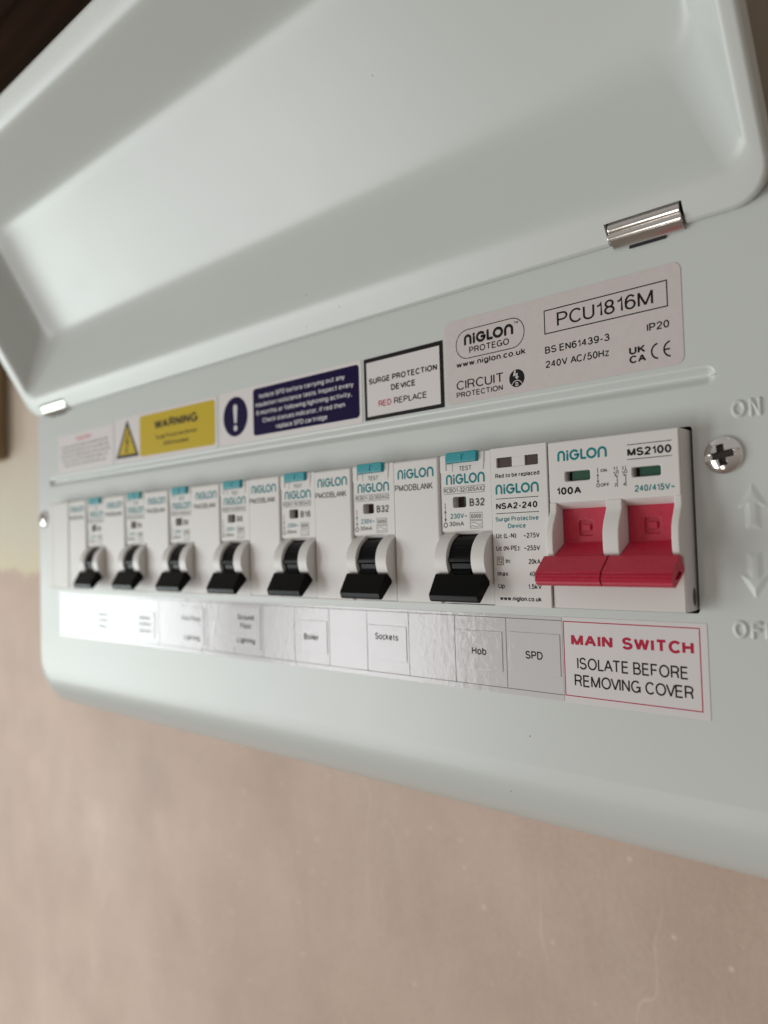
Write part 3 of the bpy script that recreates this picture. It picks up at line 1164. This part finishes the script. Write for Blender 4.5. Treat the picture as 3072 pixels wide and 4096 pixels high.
# ------------------------------------------------------------------ circuit label strip under the devices
strip = sticker('circuit_strip', -329.2, -37.0, -46.4, -24.3, 0.15, M['film'], 'long white laminated label strip of circuit names under the breakers', th=0.12)
mb = MB()
yS = -0.15
xs = [-36.65 - 18 * k for k in range(17)]
x_end = xs[-1]
mb.rect(x_end, -37.0, -25.3, -25.12, yS)
mb.rect(x_end, -37.0, -44.9, -44.72, yS)
for x_ in xs[1:]:
    mb.rect(x_ - 0.09, x_ + 0.09, -44.72, -25.3, yS)
mb.build('ruled_lines', M['grey_ink'], strip)
for a, b_, z0, z1, nm, rows in ((-53.5, -37.7, -40.2, -28.95, 'SPD', [('SPD', -48.4, -43.0, -36.1, 2.2)]),
                                (-72.1, -56.0, -40.5, -29.25, 'Hob', [('Hob', -66.5, -61.4, -36.2, 2.15)]),
                                (-107.7, -91.6, -40.9, -29.7, 'Sockets', [('Sockets', -104.9, -94.9, -34.3, 2.1)]),
                                (-143.8, -127.6, -40.9, -29.7, 'Boiler', [('Boiler', -139.4, -131.9, -36.5, 2.1)]),
                                (-180.6, -164.1, -42.2, -26.2, 'Ground Floor Lighting', [('Ground', -177.9, -167.8, -31.3, 2.1), ('Floor', -176.2, -169.3, -34.6, 2.1), ('Lighting', -178.3, -167.4, -40.1, 2.1)]),
                                (-217.7, -200.5, -43.0, -27.4, 'First Floor Lighting', [('First Floor', -216.6, -202.7, -33.4, 2.1), ('Lighting', -215.0, -203.8, -41.2, 2.1)]),
                                (-254.1, -238.0, -42.3, -31.1, 'faint', None),
                                (-292.1, -275.1, -43.0, -31.5, 'faint', None)):
    c = MB()
    c.prism_y(rr(a, b_, z0, z1, 0.2, 2), -0.30, -0.11)
    co = c.build('name_card', M['film'], strip, bevel=0.08)
    co['label'] = ('small raised card reading ' + nm) if rows else 'small raised card with blurred grey print'
    lt = MB()
    if rows:
        for tx, p, q, z, h in rows:
            lt.text(tx, p, q, z, h, -0.33)
    else:
        for z in (-34.5, -37.2, -40.2):
            for q in range(7):
                lt.rect(a + 3.2 + q * 1.4, a + 4.1 + q * 1.4, z, z + 1.4, -0.33)
    lo_ = lt.build('lettering', M['black_ink'] if a > -200 else (M['grey_ink'] if rows else M['pale_ink']), strip)

st = sticker('isolation_sticker', -36.85, 0.85, -46.6, -24.15, 0.15, M['paper'], 'white sticker with a thin red border reading MAIN SWITCH ISOLATE BEFORE REMOVING COVER', th=0.12)
mb = MB()
mb.ring([(-36.65, -44.85), (-0.8, -44.85), (-0.8, -25.2), (-36.65, -25.2)], [(-36.4, -44.6), (-1.05, -44.6), (-1.05, -25.45), (-36.4, -25.45)], yS)
mb.build('border', M['red_ink'], st)
mb = MB()
mb.text('MAIN', -34.4, -22.8, -31.6, 3.1, yS, 0.024)
mb.text('SWITCH', -20.2, -2.4, -31.6, 3.1, yS, 0.024)
mb.build('red_lettering', M['red_ink'], st)
mb = MB()
mb.text('ISOLATE BEFORE', -32.9, -4.1, -37.6, 3.1, yS, -0.012)
mb.text('REMOVING COVER', -33.8, -2.9, -42.1, 3.1, yS, -0.012)
mb.build('lettering', M['black_ink'], st)


# ------------------------------------------------------------------ devices
def body_box(x0, x1, yf, zb, zt, yb=40, r=0.8):
    mb = MB()
    mb.box(x0, x1, yf, yb, zb, zt)
    return mb


def tree_copy(o, parent=None):
    c = o.copy()
    col.objects.link(c)
    if parent:
        c.parent = parent
    for ch in list(o.children):
        tree_copy(ch, c)
    return c


# --- blanking module (18 mm)
def make_blank(label, x, lettered=True):
    t_ = thing('blanking_module', label, 'blanking module', (x, 0, 0), 'blanking modules between the breakers')
    MB().box(0.12, 17.88, -6.2, 40, -21.4, 21.75).build('front', M['plastic'], t_, bevel=0.8, seg=3)
    if lettered:
        mb = MB()
        logo(mb, 2.0, 16.1, 16.1, 3.0, -6.24)
        mb.build('brand_lettering', M['teal_ink'], t_)
        MB().text('PMODBLANK', 0.8, 15.6, 12.45, 2.0, -6.24).build('lettering', M['grey_ink'], t_)
    return t_


# --- miniature breaker with test button (18 mm)
def make_breaker():
    t_ = thing('circuit_breaker', '', 'circuit breaker', (0, 0, 0), 'circuit breakers with black toggles')
    yf = -5.6
    prof = [(40, 21.6), (yf, 21.6), (yf, -0.4), (-5.0, -0.95), (-4.9, -1.0), (-4.4, -1.5), (-1.0, -1.9), (-1.0, -15.4), (yf, -15.9), (yf, -21.2), (40, -21.2)]
    b_ = MB()
    b_.prism_x(prof, 0.25, 17.75)
    cut = MB()
    cut.prism_y(rr(4.35, 9.05, 6.2, 9.35, 0.6, 4), -7, -2.6)
    cut2 = MB()
    cut2.box(2.7, 13.75, -7, -4.2, 19.1, 23)
    cut3 = MB()
    cut3.prism_y([(15.7, 22.5), (15.25, 16.6), (15.45, 16.6), (16.2, 20.0), (16.3, 22.5)], -7, -5.3)
    carve('body', b_, [cut, cut2, cut3], M['plastic'], t_, bevel=0.3)
    for xa, xb in ((0.3, 4.7), (13.1, 17.7)):
        g = MB()
        k = 30
        pts = [(-2.0 - 8.1 * math.sin(math.radians(a)), -8.6 + 8.1 * math.cos(math.radians(a))) for a in [20 + 150 * j / k for j in range(k + 1)]]
        pts += [(2, -16.5), (2, -1.1)]
        g.prism_x(pts, xa, xb)
        go = g.build('toggle_guard', M['plastic'], t_, bevel=0.25)
        if xa > 5:
            rv_ = MB()
            rv_.prism_x([(-4.8 + 0.65 * math.cos(2 * math.pi * j / 12), -8.7 + 0.75 * math.sin(2 * math.pi * j / 12)) for j in range(12)], xb - 0.2, xb + 0.04)
            rv_.build('pivot_hole', M['grey_ink'], go)
    tg = MB()
    k = 48
    pts = []
    for j in range(k):
        a = 2 * math.pi * j / k
        r = 7.5
        an = math.degrees(a) % 360
        pts.append((-1.6 - r * math.sin(a), -8.7 + r * math.cos(a)))
    # barrel with a step and a flat, as the moulding has
    bar = []
    for a in range(10, 171, 4):
        r = 7.35
        if 84 <= a <= 94:
            r = 7.75
        elif 98 <= a <= 116:
            r = 7.15
        elif a > 116:
            r = 7.5
        bar.append((-1.7 - r * math.sin(math.radians(a)), -8.7 + r * math.cos(math.radians(a))))
    bar += [(-1.7, -8.7 - 7.0), (-1.2, -8.7), (-1.7, -8.7 + 7.0)]
    tg.prism_x(bar, 4.95, 12.85)
    # ribs on the upper half of the barrel
    for a in (38, 62):
        yy, zz = -1.7 - 7.35 * math.sin(math.radians(a)), -8.7 + 7.35 * math.cos(math.radians(a))
        tg.box(5.2, 12.6, yy - 0.04, yy + 0.5, zz - 0.07, zz + 0.07)
    # neck and wide handle
    tg.prism_x([(-6.0, -11.0), (-9.3, -11.9), (-9.6, -13.6), (-6.0, -14.6)], 5.3, 12.5)
    tg.prism_x([(-9.75, -12.5), (-10.3, -12.75), (-13.45, -18.1), (-13.5, -18.7), (-13.1, -19.9), (-12.5, -20.3), (-11.9, -20.2), (-7.2, -15.5), (-7.5, -14.2)], 0.75, 17.35)
    tg.build('toggle', M['black'], t_, bevel=0.22, seg=2)
    tb = MB()
    tb.prism_y(rr(2.75, 13.7, 19.15, 22.15, 0.7, 4), -6.6, -4.3)
    to = tb.build('test_button', M['teal'], t_, bevel=0.35)
    tt = MB()
    tt.box(7.6, 9.3, -6.78, -6.55, 21.0, 21.35)
    tt.box(8.3, 8.62, -6.78, -6.55, 19.6, 21.0)
    tt.build('raised_letter', M['teal'], to, bevel=0.08)
    lc = MB()
    lc.prism_y([(0.12, 16.6), (4.6, 16.6), (4.6, 18.95), (2.55, 18.95), (2.55, 21.3), (0.12, 21.3)], -5.75, -4.5)
    lo_ = lc.build('side_clip', M['plastic'], t_, bevel=0.15)
    MB().box(2.15, 2.35, -5.95, -5.7, 17.0, 21.2).build('clip_rib', M['plastic'], lo_, bevel=0.05)
    fl = MB()
    fl.box(6.6, 9.2, -3.2, -2.7, 6.1, 9.4)
    fl.build('indicator_flag', M['dark_green'], t_)
    fl = MB()
    fl.box(4.2, 6.6, -2.9, -2.7, 6.1, 9.4)
    fl.build('indicator_flag', M['brown_flag'], t_)
    y = yf - 0.04
    mb = MB()
    logo(mb, 2.1, 15.75, 12.95, 2.95, y)
    mb.build('brand_lettering', M['teal_ink'], t_)
    mb = MB()
    mb.text('230V~', 3.3, 9.3, 3.05, 1.5, y)
    mb.build('voltage_lettering', M['teal_ink'], t_)
    mb = MB()
    mb.text('TEST', 7.05, 11.2, 16.7, 1.35, y)
    mb.rect(1.05, 15.75, 12.15, 12.27, y)
    mb.rect(1.05, 15.75, 10.2, 10.32, y)
    mb.rect(1.4, 1.62, 5.95, 7.7, y)
    mb.rect(1.42, 1.6, 2.6, 5.3, y)
    mb.flat([(1.51, 5.8), (1.1, 4.75), (1.92, 4.75)], y)
    mb.flat([(1.51, 2.15), (1.92, 3.2), (1.1, 3.2)], y)
    mb.ring(circ(1.5, 1.3, 0.78, 20), circ(1.5, 1.3, 0.5, 20), y)
    mb.ring(rr(10.2, 14.5, 2.45, 4.6, 0.01), rr(10.32, 14.38, 2.57, 4.48, 0.01), y)
    mb.text('6000', 10.65, 14.05, 2.9, 1.25, y)
    mb.ring(rr(10.2, 14.5, 0.05, 2.25, 0.01), rr(10.32, 14.38, 0.17, 2.13, 0.01), y)
    mb.stroke([(10.6 + 3.5 * j / 16, 1.5 + 0.3 * math.sin(2 * math.pi * j / 16)) for j in range(17)], 0.11, y, caps=False)
    mb.stroke([(10.6, 0.45), (10.9, 0.85), (11.3, 0.85), (11.6, 0.55), (13.0, 0.5), (13.4, 0.85), (13.8, 0.85), (14.1, 0.45)], 0.11, y, caps=False)
    mb.text('30mA', 2.8, 8.1, 0.9, 1.35, y)
    mb.build('rating_lettering', M['grey_ink'], t_)
    return t_


def amp_lettering(n_):
    mb = MB()
    y = -5.64
    mb.text('B%d' % n_, 10.25, 10.25 + (5.2 if n_ >= 10 else 3.5), 6.35, 2.25, y, 0.02)
    mb.text('RCBO1-%d/30SAX2' % n_, 1.15, 15.7, 10.6, 1.35, y, -0.005)
    return mb


proto = make_breaker()
meshes = {}
plan = [(4, 32, 'circuit breaker marked B32 right beside the surge protector, above the Hob label'),
        (6, 32, 'circuit breaker marked B32 above the Sockets label'),
        (8, 16, 'circuit breaker marked B16 above the Boiler label'),
        (10, 6, 'circuit breaker marked B6 above the Ground Floor Lighting label'),
        (12, 6, 'slightly blurred circuit breaker above the First Floor Lighting label'),
        (14, 6, 'blurred circuit breaker, second from the left end of the row'),
        (16, 6, 'most blurred circuit breaker, nearest the left end of the row')]
for i, (k, amp, lab) in enumerate(plan):
    o = proto if i == 0 else tree_copy(proto)
    o.location = (-18 * k * S, 0, 0)
    o['label'] = lab
    if i > 0:
        for ch in list(o.children):
            if ch.name.startswith('model_lettering'):
                ch.data = meshes[amp] if amp in meshes else ch.data
    if amp not in meshes:
        meshes[amp] = amp_lettering(amp).mesh('model_lettering')
        meshes[amp].materials.append(M['grey_ink'])
    old = [c for c in o.children if c.name.startswith('model_lettering')]
    if old:
        old[0].data = meshes[amp]
    else:
        link_o = bpy.data.objects.new('model_lettering', meshes[amp])
        col.objects.link(link_o)
        link_o.parent = o

blanks = [(5, 'blank module with teal wordmark between the Hob and Sockets breakers'),
          (7, 'blank module with teal wordmark between the Sockets and Boiler breakers'),
          (9, 'blank module with teal wordmark between the B16 breaker and the nearest B6'),
          (11, 'blank module between the Ground Floor and First Floor Lighting breakers'),
          (13, 'blank module left of the First Floor Lighting breaker'),
          (15, 'blurred blank module between the two leftmost breakers'),
          (17, 'blurred blank module with wordmark left of the leftmost breaker')]
bl0 = None
for k, lab in blanks:
    if bl0 is None:
        bl0 = make_blank(lab, -18 * k)
    else:
        c = tree_copy(bl0)
        c.location = (-18 * k * S, 0, 0)
        c['label'] = lab
bp_ = make_blank('plain unprinted blank module near the left end, left of the last wordmark blank', -18 * 18, False)
fs = thing('filler_strip', 'narrow plain filler strip closing the very left end of the device row', 'filler strip', (-329.4, 0, 0))
MB().box(0, 5.2, -5.9, 40, -21.4, 21.6).build('front', M['plastic'], fs, bevel=0.6, seg=3)

# --- surge protective device (18 mm)
sp = thing('surge_protector', 'surge protective device with two dark windows, left of the red main switch', 'surge protector', (-54, 0, 0))
b_ = MB()
b_.box(0.15, 17.85, -6.2, 40, -21.4, 21.95)
cut = MB()
cut.prism_y(rr(2.2, 15.2, 16.5, 19.2, 0.25, 2), -7, -5.2)
carve('body', b_, [cut], M['plastic'], sp, bevel=0.7, seg=3)
MB().box(2.3, 6.9, -5.6, -5.1, 16.55, 19.15).build('status_window', M['brown_flag'], sp, bevel=0.05)
MB().box(11.1, 15.1, -5.6, -5.1, 16.55, 19.15).build('status_window', M['brown_flag'], sp, bevel=0.05)
MB().box(6.95, 11.05, -5.95, -5.1, 16.4, 19.4).build('window_divider', M['plastic'], sp, bevel=0.12)
y = -6.24
mb = MB()
logo(mb, 1.6, 15.2, 9.15, 2.75, y)
mb.build('brand_lettering', M['teal_ink'], sp)
mb = MB()
mb.text('Surge Protective', 1.3, 14.8, 1.75, 1.25, y)
mb.text('Device', 5.3, 10.8, -0.2, 1.25, y)
mb.build('title_lettering', M['teal_ink'], sp)
mb = MB()
mb.text('Red to be replaced', 1.7, 15.5, 13.65, 1.2, y)
mb.rect(1.6, 15.0, 7.85, 8.02, y)
mb.rect(1.6, 15.0, 3.85, 4.02, y)
mb.text('NSA2-240', 1.6, 14.6, 5.05, 1.75, y, 0.018)
mb.text('Uc (L-N):', 1.3, 8.0, -2.85, 1.35, y)
mb.text('~275V', 10.1, 14.9, -2.95, 1.35, y)
mb.text('Uc (N-PE):', 1.2, 8.9, -6.25, 1.35, y)
mb.text('~255V', 10.1, 14.9, -6.3, 1.35, y)
mb.ring(rr(1.3, 3.5, -10.1, -7.9, 0.01), rr(1.44, 3.36, -9.96, -8.04, 0.01), y)
mb.text('T2', 1.65, 3.15, -9.6, 1.25, y)
mb.text('In:', 4.1, 5.7, -9.7, 1.35, y)
mb.text('20kA', 11.3, 14.9, -9.9, 1.35, y)
mb.text('Imax:', 1.4, 5.1, -13.15, 1.35, y)
mb.text('40kA', 11.4, 14.9, -13.2, 1.35, y)
mb.text('Up:', 1.5, 3.9, -16.5, 1.35, y)
mb.text('1.5kV', 11.0, 15.0, -16.55, 1.35, y)
mb.text('www.niglon.co.uk', 1.9, 14.8, -19.8, 1.25, y, 0.012)
mb.build('lettering', M['black_ink'], sp)

# --- main switch (36 mm)
ms = thing('main_switch', 'white main switch with two wide red toggles at the right end of the row', 'main switch', (-36, 0, 0))
yf = -6.0
prof = [(40, 21.7), (yf, 21.7), (yf, 6.3), (-5.6, 5.7), (-3.2, 4.3), (-0.5, 4.1), (-0.5, -9.0), (-5.4, -9.6), (-5.7, -10.2), (-5.7, -21.3), (40, -21.3)]
b_ = MB()
b_.prism_x(prof, 0.15, 34.45)
cuts = []
for xa, xb, z0, z1 in ((4.9, 11.8, 11.25, 13.75), (22.9, 29.9, 10.95, 13.3)):
    c = MB()
    c.prism_y(rr(xa, xb, z0, z1, 0.45, 4), -7, -3.2)
    cuts.append(c)
carve('body', b_, cuts, M['plastic'], ms, bevel=0.35, seg=3)
for xa, xb, z0, z1 in ((4.9, 11.8, 11.25, 13.75), (22.9, 29.9, 10.95, 13.3)):
    MB().box(xa + 1.5, xb + 0.1, -4.9, -3.1, z0 - 0.1, z1 + 0.1).build('indicator_flag', M['green'], ms)
    MB().box(xa - 0.1, xa + 1.5, -3.5, -3.1, z0 - 0.1, z1 + 0.1).build('indicator_recess', M['dark'], ms)
gprof = [(-6.02, 6.0), (-6.05, 3.7), (-6.6, 2.6), (-7.8, 0.4), (-8.4, -1.5), (-8.55, -3.5), (-8.5, -6.2), (-8.15, -7.9), (-5.75, -8.3), (-5.65, -11.0), (2, -11.0), (2, 6.0)]
for xa, xb in ((0.1, 2.1), (15.75, 19.95), (32.75, 34.58)):
    g = MB()
    g.prism_x(gprof, xa, xb)
    go = g.build('toggle_guard', M['plastic'], ms, bevel=0.3, seg=3)
# right-hand flank with its rivet hole
fk = MB()
fk.prism_x([(40, 21.4), (-5.4, 21.4), (-5.4, -21.0), (40, -21.0)], 34.47, 34.62)
fk.build('side_plate', M['plastic'], ms)
rv_ = MB()
rv_.prism_x([(-1.0 + 1.0 * math.cos(2 * math.pi * j / 20), -17.9 + 2.1 * math.sin(2 * math.pi * j / 20)) for j in range(20)], 34.58, 34.68)
rv_.build('rivet_hole', M['grey_ink'], ms)


def red_toggle(xa, xb, wa, wb):
    # narrow stem between the guards
    s_ = MB()
    s_.prism_x([(-3.0, 5.2), (-3.0, -4.3), (-3.3, -4.7), (-9.3, -8.2), (-12.6, -11.2), (-11.0, -13.0), (-6.0, -10.5), (-1.0, -9.0), (-1.0, 5.2)], xa, xb)
    xc = (xa + xb) / 2 - 0.2
    c1 = MB()
    c1.prism_y(rr(xc - 2.0, xc + 2.0, -2.8, 1.2, 0.7, 4), -4, -2.45)
    o = carve('toggle', s_, [c1], M['red'], ms, bevel=0.2)
    i_ = MB()
    i_.prism_y(rr(xc - 1.1, xc + 1.1, -1.5, 0.0, 0.2, 3), -2.95, -2.3)
    i_.build('raised_mark', M['red'], o, bevel=0.12)
    h_ = MB()
    pr = [(-8.85, -7.75), (-9.35, -7.85), (-13.2, -11.15)]
    # ribbed tip
    pr += [(-13.75, -11.75), (-13.5, -11.95), (-14.2, -12.45), (-13.85, -12.68), (-14.35, -13.2), (-13.95, -13.38), (-14.2, -13.9), (-13.8, -14.02), (-13.75, -14.45)]
    pr += [(-13.1, -14.95), (-12.3, -15.1), (-7.0, -11.9), (-6.6, -10.9)]
    h_.prism_x(pr, wa, wb)
    hole_ = MB()
    hole_.prism_x([(-11.9, -12.6), (-12.6, -13.3), (-10.0, -13.2), (-8.4, -12.0), (-9.5, -11.2)], wb - 0.8, wb + 1)
    ho = carve('handle', h_, [hole_], M['red'], o, bevel=0.12, seg=1)
    return o


red_toggle(2.25, 15.6, -0.2, 17.35)
red_toggle(20.1, 32.65, 17.75, 34.8)
y = yf - 0.04
mb = MB()
logo(mb, 2.9, 16.6, 16.5, 2.75, y)
mb.build('brand_lettering', M['teal_ink'], ms)
mb = MB()
mb.text('240/415V~', 23.4, 33.1, 7.35, 1.6, y, 0.008)
mb.build('voltage_lettering', M['teal_ink'], ms)
mb = MB()
mb.text('MS2100', 21.9, 32.7, 16.0, 2.0, y, 0.022)
mb.rect(21.9, 32.8, 18.75, 18.92, y)
mb.rect(21.8, 32.7, 15.2, 15.37, y)
mb.text('100A', 2.5, 9.3, 7.85, 1.95, y, 0.022)
mb.build('lettering', M['black_ink'], ms)
mb = MB()
mb.rect(13.9, 14.04, 12.7, 13.9, y)
mb.rect(13.9, 14.04, 10.3, 12.2, y)
mb.flat([(13.97, 12.6), (13.7, 11.9), (14.24, 11.9)], y)
mb.flat([(13.97, 10.1), (14.24, 10.8), (13.7, 10.8)], y)
mb.ring(circ(13.97, 9.6, 0.48, 16), circ(13.97, 9.6, 0.32, 16), y)
mb.text('ON', 14.75, 16.4, 12.8, 0.8, y)
mb.text('OFF', 14.65, 16.9, 9.2, 0.85, y)
for x_, t1, t2 in ((19.1, '1', '2'), (21.3, '3', '4')):
    mb.rect(x_ - 0.07, x_ + 0.07, 12.9, 13.9, y)
    mb.ring(circ(x_ + 0.02, 12.5, 0.4, 14), circ(x_ + 0.02, 12.5, 0.26, 14), y)
    mb.stroke([(x_ - 0.9, 12.6), (x_ - 0.05, 11.2), (x_ - 0.05, 8.9)], 0.16, y, caps=False)
    mb.stroke([(x_ - 0.75, 11.6), (x_ + 0.3, 11.6)], 0.12, y, caps=False)
    mb.text(t1, x_ - 0.95, x_ - 0.5, 13.0, 0.8, y)
    mb.text(t2, x_ - 0.8, x_ - 0.3, 9.0, 0.8, y)
mb.build('symbol_lettering', M['black_ink'], ms)

# devices never sit perfectly in line
jr = random.Random(11)
for o in list(col.objects):
    if o.parent is None and o.get('category') in ('circuit breaker', 'blanking module'):
        o.location.x += jr.uniform(-0.07, 0.07) * S
        o.location.y += jr.uniform(-0.12, 0.12) * S
        o.location.z += jr.uniform(-0.14, 0.14) * S
